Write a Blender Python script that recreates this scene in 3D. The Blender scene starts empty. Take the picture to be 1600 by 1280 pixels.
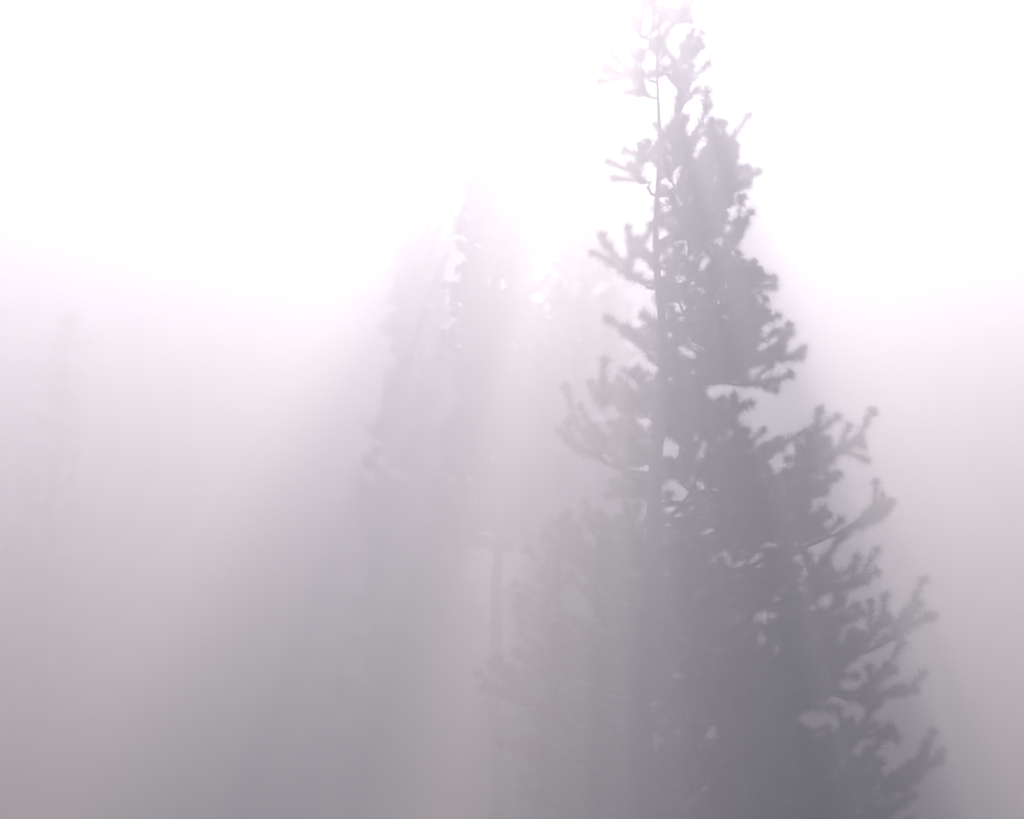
import bpy, math, random
import numpy as np
from mathutils import Vector

# ------------------------------------------------------------------ camera, sky, sun, exposure
scene = bpy.context.scene
col = scene.collection
R = math.radians
PITCH = 18.0
CAM_Z = 1.6
FPX = 2790.0                                   # focal length in photo pixels (photo 1600 x 1280)

cam_data = bpy.data.cameras.new('camera')
cam_data.sensor_width = 36.0
cam_data.lens = 36.0 * FPX / 1600.0
cam_data.clip_start = 0.05
cam_data.clip_end = 2000.0
cam = bpy.data.objects.new('camera', cam_data)
cam.location = (0, 0, CAM_Z)
cam.rotation_euler = (R(90 + PITCH), 0, 0)
col.objects.link(cam)
scene.camera = cam

SUN_ELEV, SUN_AZ = 36.6, 4.0                  # degrees; azimuth measured from +Y towards +X
world = bpy.data.worlds.new('World')
scene.world = world
world.use_nodes = True
wn, wl = world.node_tree.nodes, world.node_tree.links
wn.clear()
w_out = wn.new('ShaderNodeOutputWorld')
w_bg = wn.new('ShaderNodeBackground')
w_sky = wn.new('ShaderNodeTexSky')
w_sky.sky_type = 'NISHITA'
w_sky.sun_disc = False
w_sky.sun_elevation = R(SUN_ELEV)
w_sky.sun_rotation = R(SUN_AZ)
w_sky.altitude = 1800
w_sky.dust_density = 0.5
w_sky.ozone_density = 2.0
w_bg.inputs['Strength'].default_value = 0.11
wl.new(w_sky.outputs[0], w_bg.inputs['Color'])
wl.new(w_bg.outputs[0], w_out.inputs['Surface'])

sun_data = bpy.data.lights.new('sun', 'SUN')
sun_data.energy = 5.0
sun_data.angle = R(0.6)
sun_data.color = (1.0, 0.895, 0.86)
sun = bpy.data.objects.new('sun', sun_data)
to_sun = Vector((math.sin(R(SUN_AZ)) * math.cos(R(SUN_ELEV)), math.cos(R(SUN_AZ)) * math.cos(R(SUN_ELEV)), math.sin(R(SUN_ELEV))))
sun.rotation_euler = to_sun.to_track_quat('Z', 'Y').to_euler()
sun.location = to_sun * 60
col.objects.link(sun)

vs = scene.view_settings
vs.view_transform = 'Standard'
vs.look = 'None'
vs.exposure = 4.65
vs.gamma = 1.0
vs.use_curve_mapping = False

scene.render.engine = 'CYCLES'
cy = scene.cycles
cy.volume_bounces = 0
cy.max_bounces = 8
cy.diffuse_bounces = 2
cy.glossy_bounces = 2
cy.transmission_bounces = 3
cy.use_denoising = True
cy.use_adaptive_sampling = False
cy.sample_clamp_indirect = 8.0

FOG_DENSITY = 0.20
FOG_G = 0.38
FOG_COLOR = (0.958, 0.938, 0.97)
FOG_TOP = 14.3

# ------------------------------------------------------------------ helpers
CP, SP = math.cos(R(PITCH)), math.sin(R(PITCH))


def at(x, y, depth):
    """The point of the place, `depth` metres north of the camera, seen at photo pixel x, y."""
    a, b = (x - 800.0) / FPX, (640.0 - y) / FPX
    dy, dz = CP - b * SP, SP + b * CP
    k = depth / dy
    return np.array((a * k, depth, CAM_Z + dz * k))


def nodes_material(name):
    m = bpy.data.materials.new(name)
    m.use_nodes = True
    nt = m.node_tree
    return m, nt.nodes, nt.links, nt.nodes['Principled BSDF']


def noise_colour(name, c0, c1, scale, detail=6.0, rough=0.8, bump=0.0, stretch=(1, 1, 1), spec=0.3):
    m, n, l, p = nodes_material(name)
    tc = n.new('ShaderNodeTexCoord')
    mp = n.new('ShaderNodeMapping')
    mp.inputs['Scale'].default_value = stretch
    nz = n.new('ShaderNodeTexNoise')
    nz.inputs['Scale'].default_value = scale
    nz.inputs['Detail'].default_value = detail
    rp = n.new('ShaderNodeValToRGB')
    rp.color_ramp.elements[0].position = 0.35
    rp.color_ramp.elements[1].position = 0.68
    rp.color_ramp.elements[0].color = (*c0, 1)
    rp.color_ramp.elements[1].color = (*c1, 1)
    l.new(tc.outputs['Object'], mp.inputs['Vector'])
    l.new(mp.outputs[0], nz.inputs['Vector'])
    l.new(nz.outputs['Fac'], rp.inputs['Fac'])
    l.new(rp.outputs[0], p.inputs['Base Color'])
    p.inputs['Roughness'].default_value = rough
    p.inputs['Specular IOR Level'].default_value = spec
    if bump:
        b = n.new('ShaderNodeBump')
        b.inputs['Strength'].default_value = bump
        b.inputs['Distance'].default_value = 0.02
        l.new(nz.outputs['Fac'], b.inputs['Height'])
        l.new(b.outputs[0], p.inputs['Normal'])
    return m


MAT_BARK = noise_colour('bark', (0.045, 0.036, 0.030), (0.13, 0.105, 0.09), 9.0, rough=0.9, bump=0.9, stretch=(1.6, 1.6, 0.35))
MAT_TWIG = noise_colour('twig', (0.05, 0.042, 0.034), (0.10, 0.085, 0.07), 14.0, rough=0.85, spec=0.3)
MAT_NEEDLE = noise_colour('needles', (0.030, 0.050, 0.026), (0.070, 0.095, 0.045), 2.2, detail=3, rough=0.45, spec=0.5)
MAT_GROUND = noise_colour('forest_floor', (0.05, 0.04, 0.028), (0.10, 0.095, 0.05), 0.9, detail=10, rough=0.95, bump=0.6)

MAT_DEW, dn, dl, dp = nodes_material('dew')
dp.inputs['Base Color'].default_value = (1, 1, 1, 1)
dp.inputs['Metallic'].default_value = 0.9
dp.inputs['Roughness'].default_value = 0.26


def tag(o, label=None, cat=None, group=None, kind=None):
    if label: o['label'] = label
    if cat: o['category'] = cat
    if group: o['group'] = group
    if kind: o['kind'] = kind
    return o


def mesh_object(name, verts, faces_flat, sizes, mat, parent=None, smooth=False):
    """One mesh object out of numpy arrays."""
    me = bpy.data.meshes.new(name)
    nv, nl, nf = len(verts), len(faces_flat), len(sizes)
    me.vertices.add(nv)
    me.loops.add(nl)
    me.polygons.add(nf)
    me.vertices.foreach_set('co', np.ascontiguousarray(verts, dtype=np.float32).ravel())
    me.loops.foreach_set('vertex_index', np.ascontiguousarray(faces_flat, dtype=np.int32))
    starts = np.concatenate(([0], np.cumsum(sizes)[:-1])).astype(np.int32)
    me.polygons.foreach_set('loop_start', starts)
    if smooth:
        me.polygons.foreach_set('use_smooth', np.ones(nf, dtype=bool))
    me.materials.append(mat)
    me.update(calc_edges=True)
    o = bpy.data.objects.new(name, me)
    col.objects.link(o)
    if parent is not None:
        o.parent = parent
    return o


def unit(v):
    return v / max(np.linalg.norm(v), 1e-9)


def frame_of(t):
    a = np.array((0, 0, 1.0)) if abs(t[2]) < 0.9 else np.array((1.0, 0, 0))
    u = unit(np.cross(t, a))
    return u, np.cross(t, u)


class Wood:
    """Collects tapering tubes into one mesh."""
    def __init__(self):
        self.v, self.f, self.n = [], [], 0

    def tube(self, pts, radii, sides=5, ripple=None):
        pts = np.asarray(pts, float)
        k = len(pts)
        ang = np.arange(sides) * 2 * math.pi / sides
        ref = None
        for i in range(k):
            t = unit(pts[min(i + 1, k - 1)] - pts[max(i - 1, 0)])
            if ref is None:
                u, w = frame_of(t)
            else:
                u = unit(ref - t * np.dot(ref, t)); w = np.cross(t, u)
            ref = u
            r = np.full(sides, radii[i])
            if ripple is not None:
                r = r * ripple(i, ang)
            self.v.append(pts[i] + (np.cos(ang) * r)[:, None] * u + (np.sin(ang) * r)[:, None] * w)
        base = self.n
        j = np.arange(sides); j2 = (j + 1) % sides
        for i in range(k - 1):
            a, b = base + i * sides, base + (i + 1) * sides
            self.f.append(np.stack([a + j, a + j2, b + j2, b + j], 1))
        self.n += k * sides

    def build(self, name, mat, parent):
        f = np.concatenate(self.f)
        return mesh_object(name, np.concatenate(self.v), f.ravel(), np.full(len(f), 4), mat, parent, smooth=True)


def bezier(p0, p1, p2, n):
    t = np.linspace(0, 1, n)[:, None]
    return (1 - t) ** 2 * p0 + 2 * t * (1 - t) * p1 + t ** 2 * p2


def path_at(pts, s):
    x = s * (len(pts) - 1)
    i = min(int(x), len(pts) - 2)
    f = x - i
    return pts[i] * (1 - f) + pts[i + 1] * f, unit(pts[i + 1] - pts[i])


def needles_on(rng, a, b, count, length, width):
    """Needles along a shoot from a to b, thickest round its tip: triangles, swept forward."""
    ax = b - a
    ln = np.linalg.norm(ax)
    t = ax / max(ln, 1e-6)
    u, w = frame_of(t)
    s = rng.random(count) ** 0.75
    n_tip = count // 3
    s[:n_tip] = 1.0
    ph = rng.random(count) * 2 * math.pi
    fwd = np.radians(rng.uniform(32, 70, count))
    fwd[:n_tip] = np.radians(rng.uniform(4, 75, n_tip))
    side = np.cos(ph)[:, None] * u + np.sin(ph)[:, None] * w
    d = np.cos(fwd)[:, None] * t + np.sin(fwd)[:, None] * side
    L = length * rng.uniform(0.72, 1.12, count)
    p = a + s[:, None] * ax
    tip = p + d * L[:, None]
    tip[:, 2] -= 0.06 * L
    wd = np.cross(d, rng.normal(size=(count, 3)))
    wd /= np.maximum(np.linalg.norm(wd, axis=1), 1e-6)[:, None]
    wd *= width * 0.5
    v = np.empty((count, 3, 3))
    v[:, 0] = p + wd + d * 0.004
    v[:, 1] = p - wd + d * 0.004
    v[:, 2] = tip
    return v.reshape(-1, 3), tip


def grow_limb(rng, pts, r0, cfg, bare=0.28):
    """Wood and needles of one limb along the path pts. Returns (Wood, needle verts, needle tips)."""
    wood = Wood()
    k = len(pts)
    wood.tube(pts, r0 * (1 - np.linspace(0, 1, k)) ** 0.8 + 0.004, cfg['sides'])
    length = float(np.sum(np.linalg.norm(np.diff(pts, axis=0), axis=1)))
    nv, tips = [], []

    def foliage(a, b, dens=1.0):
        ln = np.linalg.norm(b - a)
        c = int(cfg['needles'] * dens * (0.35 + ln / 0.22))
        v, tp = needles_on(rng, a, b, max(12, c), cfg['needle_len'] * rng.uniform(0.85, 1.12), cfg['needle_w'])
        nv.append(v); tips.append(tp)

    def shoot(p, d, ln, level, r):
        d = unit(d)
        end = p + d * ln
        end = end + np.array((0, 0, ln * rng.uniform(0.10, 0.38)))
        mid = p + d * ln * 0.55 + np.array((0, 0, -0.03 * ln))
        n = 5 if level == 1 else 4
        q = bezier(p, mid, end, n)
        q[1:-1] += rng.normal(size=(n - 2, 3)) * ln * 0.02
        wood.tube(q, np.linspace(r, 0.0028, n), 4 if level == 1 else 3)
        need = min(ln, rng.uniform(0.15, 0.27))
        a, _ = path_at(q, 1 - need / ln if ln > need else 0.0)
        foliage(a, q[-1])
        if level == 1 and ln > cfg['sub_min']:
            m = max(1, int(ln / cfg['sub_step']))
            for i in range(m):
                s = 0.25 + 0.7 * (i + rng.random()) / m
                pp, tt = path_at(q, min(s, 0.97))
                u, w = frame_of(tt)
                sg = 1 if i % 2 else -1
                ang = R(rng.uniform(30, 60))
                side = unit(u * sg + w * rng.normal() * 0.55)
                shoot(pp, math.cos(ang) * tt + math.sin(ang) * side, rng.uniform(0.10, 0.25), 2, 0.004)

    m = max(3, int(length * (1 - bare) / cfg['step']))
    for i in range(m):
        s = bare + (1 - bare) * (i + rng.uniform(0.1, 0.9)) / m
        pp, tt = path_at(pts, min(s, 0.985))
        u, w = frame_of(tt)
        sg = 1 if i % 2 else -1
        ang = R(rng.uniform(32, 62))
        side = unit(u * sg + w * rng.normal() * 0.45 + np.array((0, 0, 0.12)))
        ln = min(0.85, (0.12 + cfg.get('spread', 0.42) * (1 - s) * length) * rng.uniform(0.6, 1.15))
        shoot(pp, math.cos(ang) * tt + math.sin(ang) * side, max(0.12, ln), 1, 0.004 + 0.009 * (1 - s))
    need = min(length * 0.45, 0.32)
    a, _ = path_at(pts, 1 - need / length)
    foliage(a, pts[-1], 1.2)
    return wood, np.concatenate(nv), np.concatenate(tips)


def build_trunk(rng, tree, base, pts, radii, sides=14):
    n = len(pts)
    ph = rng.random(8) * 6.28

    def ripple(i, ang):
        return 1 + 0.05 * np.sin(3 * ang + ph[0] + i * 0.13) + 0.035 * np.sin(7 * ang + ph[1] + i * 0.41) + 0.03 * rng.normal(size=len(ang))
    wood = Wood()
    wood.tube(pts - base, radii, sides, ripple)
    return wood.build('trunk', MAT_BARK, tree)


def add_limb(tree, base, rng, pts, r0, cfg, bare, dew):
    wood, nv, tips = grow_limb(rng, pts, r0, cfg, bare)
    limb = mesh_object('limb', np.concatenate(wood.v) - base, np.concatenate(wood.f).ravel(),
                       np.full(sum(len(f) for f in wood.f), 4), MAT_TWIG, tree, smooth=True)
    fo = mesh_object('foliage', nv - base, np.arange(len(nv)), np.full(len(nv) // 3, 3), MAT_NEEDLE, limb)
    fo['kind'] = 'stuff'
    if dew is not None:
        dew.append(tips)


OCT = np.array([(1, 0, 0), (-1, 0, 0), (0, 1, 0), (0, -1, 0), (0, 0, 1), (0, 0, -1)], float)
OCT_F = np.array([(0, 2, 4), (2, 1, 4), (1, 3, 4), (3, 0, 4), (2, 0, 5), (1, 2, 5), (3, 1, 5), (0, 3, 5)])


def octa_ball():
    v = [tuple(p) for p in OCT]; idx = {}; f = []

    def mid(a, b):
        k = (min(a, b), max(a, b))
        if k not in idx:
            p = np.array(v[a]) + np.array(v[b])
            v.append(tuple(unit(p))); idx[k] = len(v) - 1
        return idx[k]
    for a, b, c in OCT_F:
        ab, bc, ca = mid(a, b), mid(b, c), mid(c, a)
        f += [(a, ab, ca), (ab, b, bc), (ca, bc, c), (ab, bc, ca)]
    return np.array(v), np.array(f)


def add_dew(tree, base, rng, tips, clusters, spread, per, rad):
    """Water drops hanging on needle tips, gathered in wet clusters."""
    tips = np.concatenate(tips)
    chosen = []
    for c in tips[rng.integers(0, len(tips), clusters)]:
        d = np.linalg.norm(tips - c, axis=1)
        near = np.nonzero(d < spread)[0]
        chosen.append(rng.choice(near, min(len(near), int(per * rng.uniform(0.3, 1.8)) + 1), replace=False))
    pts = tips[np.unique(np.concatenate(chosen))]
    bv, bf = octa_ball()
    r = rad * rng.uniform(0.55, 1.25, len(pts))
    q = rng.normal(size=(len(pts), 4)); q /= np.linalg.norm(q, axis=1)[:, None]
    w_, x_, y_, z_ = q.T
    rot = np.stack([np.stack([1 - 2 * (y_ * y_ + z_ * z_), 2 * (x_ * y_ - z_ * w_), 2 * (x_ * z_ + y_ * w_)], -1),
                    np.stack([2 * (x_ * y_ + z_ * w_), 1 - 2 * (x_ * x_ + z_ * z_), 2 * (y_ * z_ - x_ * w_)], -1),
                    np.stack([2 * (x_ * z_ - y_ * w_), 2 * (y_ * z_ + x_ * w_), 1 - 2 * (x_ * x_ + y_ * y_)], -1)], 1)
    v = (pts - base)[:, None, :] + np.einsum('nij,kj->nki', rot, bv) * r[:, None, None]
    f = bf[None] + (np.arange(len(pts)) * len(bv))[:, None, None]
    o = mesh_object('dew_drops', v.reshape(-1, 3), f.reshape(-1), np.full(len(pts) * len(bf), 3), MAT_DEW, tree)
    o['kind'] = 'stuff'


def new_tree(name, base, label, group):
    t = bpy.data.objects.new(name, None)
    t.location = base
    t.empty_display_size = 0.3
    col.objects.link(t)
    return tag(t, label, 'tree', group)


# ------------------------------------------------------------------ the ground
def build_ground():
    n, half = 120, 110.0
    xs = np.linspace(-half, half, n)
    X, Y = np.meshgrid(xs, xs + 40.0)
    Z = 0.25 * np.sin(X * 0.11 + 1.3) * np.cos(Y * 0.07) + 0.12 * np.sin(X * 0.31 + Y * 0.23) + 0.05 * np.sin(X * 0.9 - Y * 0.7)
    Z *= np.clip(np.hypot(X, Y) / 12.0, 0, 1)
    v = np.stack([X, Y, Z], -1).reshape(-1, 3)
    i, j = np.meshgrid(np.arange(n - 1), np.arange(n - 1))
    a = (j * n + i).ravel()
    f = np.stack([a, a + 1, a + n + 1, a + n], 1)
    o = mesh_object('ground', v, f.ravel(), np.full(len(f), 4), MAT_GROUND, smooth=True)
    return tag(o, kind='structure')


build_ground()


def ground_z(x, y):
    z = 0.25 * math.sin(x * 0.11 + 1.3) * math.cos(y * 0.07) + 0.12 * math.sin(x * 0.31 + y * 0.23) + 0.05 * math.sin(x * 0.9 - y * 0.7)
    return z * min(1.0, math.hypot(x, y) / 12.0)


# ------------------------------------------------------------------ the main pine
GROUP = 'pines standing in the fog'


def trunk_path(lo, hi, rng, n=40, wob=0.03):
    """A trunk through two points lo (lower) and hi (its top), carried down to the ground."""
    d = (hi - lo) / (hi[2] - lo[2])
    foot = lo - d * lo[2]
    foot[0] -= d[0] * lo[2] * -0.6                 # the lean eases towards the foot
    foot[2] = ground_z(foot[0], foot[1]) - 0.12
    t = np.linspace(0, 1, n)
    z = foot[2] + t * (hi[2] - foot[2])
    x = np.interp(z, [foot[2], lo[2], hi[2]], [foot[0], lo[0], hi[0]])
    y = np.interp(z, [foot[2], lo[2], hi[2]], [foot[1], lo[1], hi[1]])
    a = rng.random(4) * 6.28
    x = x + wob * np.sin(z * 1.3 + a[0]) * np.sin(math.pi * t) + 0.4 * wob * np.sin(z * 4.1 + a[1])
    y = y + wob * np.sin(z * 1.1 + a[2]) * np.sin(math.pi * t)
    return np.stack([x, y, z], 1)


MAIN_Y = 11.5


def main_pine():
    rng = np.random.default_rng(11)
    tp = trunk_path(at(1008, 1280, MAIN_Y), at(1036, -45, MAIN_Y), rng, 60, 0.045)
    base = tp[0] + np.array((0, 0, 0.12))
    tree = new_tree('pine_tree', base, 'tall dark pine with dew on its upturned branches, the clearest tree in the fog', GROUP)
    t = np.linspace(0, 1, len(tp))
    rad = 0.175 * (1 - t) ** 1.75 + 0.006
    rad[:4] += np.array((0.07, 0.04, 0.02, 0.008))
    build_trunk(rng, tree, base, tp, rad)
    top_z, foot_z = tp[-1][2], tp[0][2]

    def trunk_at(z):
        return np.array([np.interp(z, tp[:, 2], tp[:, 0]), np.interp(z, tp[:, 2], tp[:, 1]), z])

    cfg = dict(sides=6, needles=270, needle_len=0.076, needle_w=0.0038, step=0.095, sub_min=0.20, sub_step=0.085)
    dew = []

    def limb_to(y_root, tip_px, depth, sag, bare=0.28, thick=1.0, over=None):
        root = trunk_at(at(1010, y_root, MAIN_Y)[2])
        tip = at(tip_px[0], tip_px[1], MAIN_Y + depth)
        d = tip - root
        ln = np.linalg.norm(d)
        mid = root + d * 0.58
        mid[2] = root[2] + d[2] * rng.uniform(-0.2, 0.6) - sag * ln * rng.uniform(0.3, 2.2)
        pts = bezier(root, mid, tip, 14)
        pts[2:-1] += rng.normal(size=(11, 3)) * 0.016
        add_limb(tree, base, rng, pts, (0.006 + 0.0085 * ln) * thick, over or cfg, bare, dew)

    # the limbs that draw the crown's outline, right side from the top down, then the left side
    right = [(-35, (1052, -20), 0.0, 0.0), (-5, (1068, 18), 0.1, 0.0), (45, (1076, 62), -0.1, 0.0), (150, (1080, 105), 0.1, 0.0), (215, (1105, 170), -0.15, 0.02),
             (255, (1146, 228), 0.1, 0.02), (330, (1150, 290), -0.1, 0.03), (395, (1158, 350), 0.15, 0.03),
             (470, (1182, 425), -0.2, 0.03), (520, (1190, 490), 0.3, 0.04), (572, (1248, 556), 0.0, 0.0),
             (585, (1205, 598), 0.3, 0.05), (660, (1150, 640), -0.3, 0.05), (745, (1215, 700), 0.2, 0.05),
             (790, (1338, 688), -0.2, 0.07), (810, (1300, 745), 0.35, 0.06), (850, (1272, 822), -0.4, 0.06),
             (905, (1384, 790), 0.1, 0.09), (945, (1366, 895), -0.15, 0.03), (960, (1330, 965), 0.5, 0.04),
             (1060, (1446, 965), -0.25, 0.09), (1075, (1425, 1078), 0.25, 0.02), (1090, (1310, 1030), -0.6, 0.05),
             (1180, (1388, 1142), 0.0, 0.06), (1225, (1330, 1160), 0.7, 0.06), (1265, (1463, 1188), -0.2, 0.07),
             (1300, (1410, 1255), 0.3, 0.03), (1380, (1440, 1330), 0.0, 0.05)]
    for yr, px, dp_, sg in right:
        if yr < 560:                                # whorls of limbs that climb steeply near the top
            yr += rng.uniform(25, 75)
        limb_to(yr, px, dp_, sg, bare=0.45 if yr == 572 else 0.14 if yr < 640 else 0.13, over=dict(cfg, spread=0.3 if yr < 260 else 0.36 if yr < 640 else 0.27))
        if 300 < yr < 620 and yr != 572 and yr != 585:                                # the top is thick with limbs on this side
            limb_to(yr + rng.uniform(-6, 6), (px[0] - rng.uniform(8, 30), px[1] + 25), dp_ + 0.32, sg, bare=0.14, over=dict(cfg, needles=190, spread=0.34))
            limb_to(yr + rng.uniform(-6, 6), (px[0] - rng.uniform(8, 30), px[1] - 12), dp_ - 0.34, sg, bare=0.14)
    left = [(20, (1010, -5), 0.1, 0.0), (70, (992, 42), -0.1, 0.0), (130, (962, 90), 0.0, 0.0),
            (310, (985, 265), -0.2, 0.0), (450, (955, 410), 0.1, 0.02), (640, (925, 600), 0.1, 0.03), (740, (890, 690), -0.2, 0.04), (880, (855, 845), -0.2, 0.05),
            (980, (822, 940), -0.1, 0.05), (1060, (830, 1030), 0.4, 0.05), (1110, (775, 1078), 0.0, 0.05),
            (1190, (830, 1170), -0.3, 0.05), (1270, (820, 1240), 0.2, 0.05), (1350, (810, 1330), 0.0, 0.05)]
    for yr, px, dp_, sg in left:
        limb_to(yr, px, dp_, sg)

    # the limbs that grow towards and away from the viewer fill the crown between them
    env_y = [-130, 100, 300, 560, 640, 700, 800, 1000, 1280, 1600]
    env_r = [30, 75, 130, 180, 150, 220, 260, 330, 380, 420]
    y = -100.0
    k = 0
    while y < 1560:
        reach = np.interp(y, env_y, env_r) * 0.0043
        root = trunk_at(at(1010, y, MAIN_Y)[2])
        for _ in range((k + int(y)) % 2 if y < 560 else 3):
            side = -1 if k % 3 == 0 else 1            # fewer limbs on the near side
            az = side * R(90) + R(rng.normal() * 34 - 6)
            k += 1
            ln = reach * rng.uniform(0.62, 1.0) * (0.72 if math.cos(az) < -0.15 else 1.0) * (0.6 if y < 600 else 1.0)
            d = np.array((math.cos(az), math.sin(az), 0.0)) * ln
            tip = root + d + np.array((0, 0, ln * rng.uniform(0.15, 0.42)))
            mid = root + d * 0.6 + np.array((0, 0, -ln * rng.uniform(-0.02, 0.10)))
            pts = bezier(root, mid, tip, 12)
            pts[2:-1] += rng.normal(size=(9, 3)) * 0.010
            add_limb(tree, base, rng, pts, 0.006 + 0.008 * ln, cfg, 0.3, dew)
        y += rng.uniform(40, 62)
    add_dew(tree, base, rng, dew, 560, 0.13, 22, 0.0055)
    return tree


main_pine()


# ------------------------------------------------------------------ the pines behind it
def far_pine(label, tip_px, depth, low_width, seed, crown_base=0.18, lean=0.0, needles=95, whorl=0.42, per=5, nw=0.011, thin=1.0):
    rng = np.random.default_rng(seed)
    hi = at(tip_px[0], tip_px[1], depth)
    lo = np.array((hi[0] + lean, depth, 1.0))
    tp = trunk_path(lo, hi, rng, 40, 0.04)
    base = tp[0] + np.array((0, 0, 0.12))
    tree = new_tree('pine_tree', base, label, GROUP)
    H = hi[2] - base[2]
    t = np.linspace(0, 1, len(tp))
    rad = thin * 0.0125 * H * (1 - t) ** 0.85 + 0.014
    rad[:3] += np.array((0.07, 0.035, 0.012))
    build_trunk(rng, tree, base, tp, rad, 10)
    cfg = dict(sides=5, needles=needles, needle_len=0.08, needle_w=nw, step=0.11, sub_min=0.26, sub_step=0.12)
    z = hi[2] - 0.12
    turn = rng.random() * 6.28
    while z > base[2] + crown_base * H:
        u = (hi[2] - z) / (H * (1 - crown_base))
        reach = low_width * (0.10 + 0.9 * u ** 0.8)
        root = np.array([np.interp(z, tp[:, 2], tp[:, 0]), np.interp(z, tp[:, 2], tp[:, 1]), z])
        cnt = per if u > 0.1 else 3
        for i in range(cnt):
            az = turn + i * 2 * math.pi / cnt + rng.normal() * 0.25
            ln = reach * rng.uniform(0.6, 1.08)
            d = np.array((math.cos(az), math.sin(az), 0.0)) * ln
            tip = root + d + np.array((0, 0, ln * rng.uniform(0.12, 0.45)))
            mid = root + d * 0.6 + np.array((0, 0, -ln * rng.uniform(-0.03, 0.12)))
            pts = bezier(root, mid, tip, 9)
            pts[2:-1] += rng.normal(size=(6, 3)) * 0.012
            add_limb(tree, base, rng, pts, 0.006 + 0.010 * ln, cfg, 0.25, None)
        turn += 0.9
        z -= whorl * rng.uniform(0.8, 1.2)
    return tree


far_pine('pine whose top fades in the glare, just left of the clearest pine', (912, 235), 23.5, 1.5, 21, per=9, whorl=0.26, needles=60, nw=0.024)
far_pine('tall slender pine added in the glare left of the clearest pine, shading the lower left', (780, 85), 21.0, 0.9, 23, crown_base=0.5, per=9, whorl=0.2, needles=60, nw=0.032, thin=0.5)  # added shadow caster: its high crown sends a shadow fan down-left
far_pine('faint slender pine left of the tall slender one, added to shade the lower left', (660, 260), 25.0, 1.15, 29, crown_base=0.3, per=9, whorl=0.26, needles=55, nw=0.036, thin=0.6)  # second added caster, carries the lower-left shadow further left
far_pine('ghostly pale pine with its pointed tip near the left edge', (105, 500), 26.0, 1.1, 25, needles=60, nw=0.018)

# ------------------------------------------------------------------ the fog
def build_haze():
    x0, x1, y0, y1, z0, z1 = -112.0, 112.0, -74.0, 154.0, -1.6, FOG_TOP
    v = np.array([(x, y, z) for z in (z0, z1) for x, y in ((x0, y0), (x1, y0), (x1, y1), (x0, y1))])
    f = np.array([(0, 3, 2, 1), (4, 5, 6, 7), (0, 1, 5, 4), (1, 2, 6, 5), (2, 3, 7, 6), (3, 0, 4, 7)])
    m = bpy.data.materials.new('fog')
    m.use_nodes = True
    n, l = m.node_tree.nodes, m.node_tree.links
    n.clear()
    out = n.new('ShaderNodeOutputMaterial')
    pv = n.new('ShaderNodeVolumePrincipled')
    pv.inputs['Color'].default_value = (*FOG_COLOR, 1)
    pv.inputs['Density'].default_value = FOG_DENSITY
    pv.inputs['Anisotropy'].default_value = FOG_G
    l.new(pv.outputs[0], out.inputs['Volume'])
    o = mesh_object('haze', v, f.ravel(), np.full(6, 4), m)
    return tag(o, kind='stuff')


build_haze()
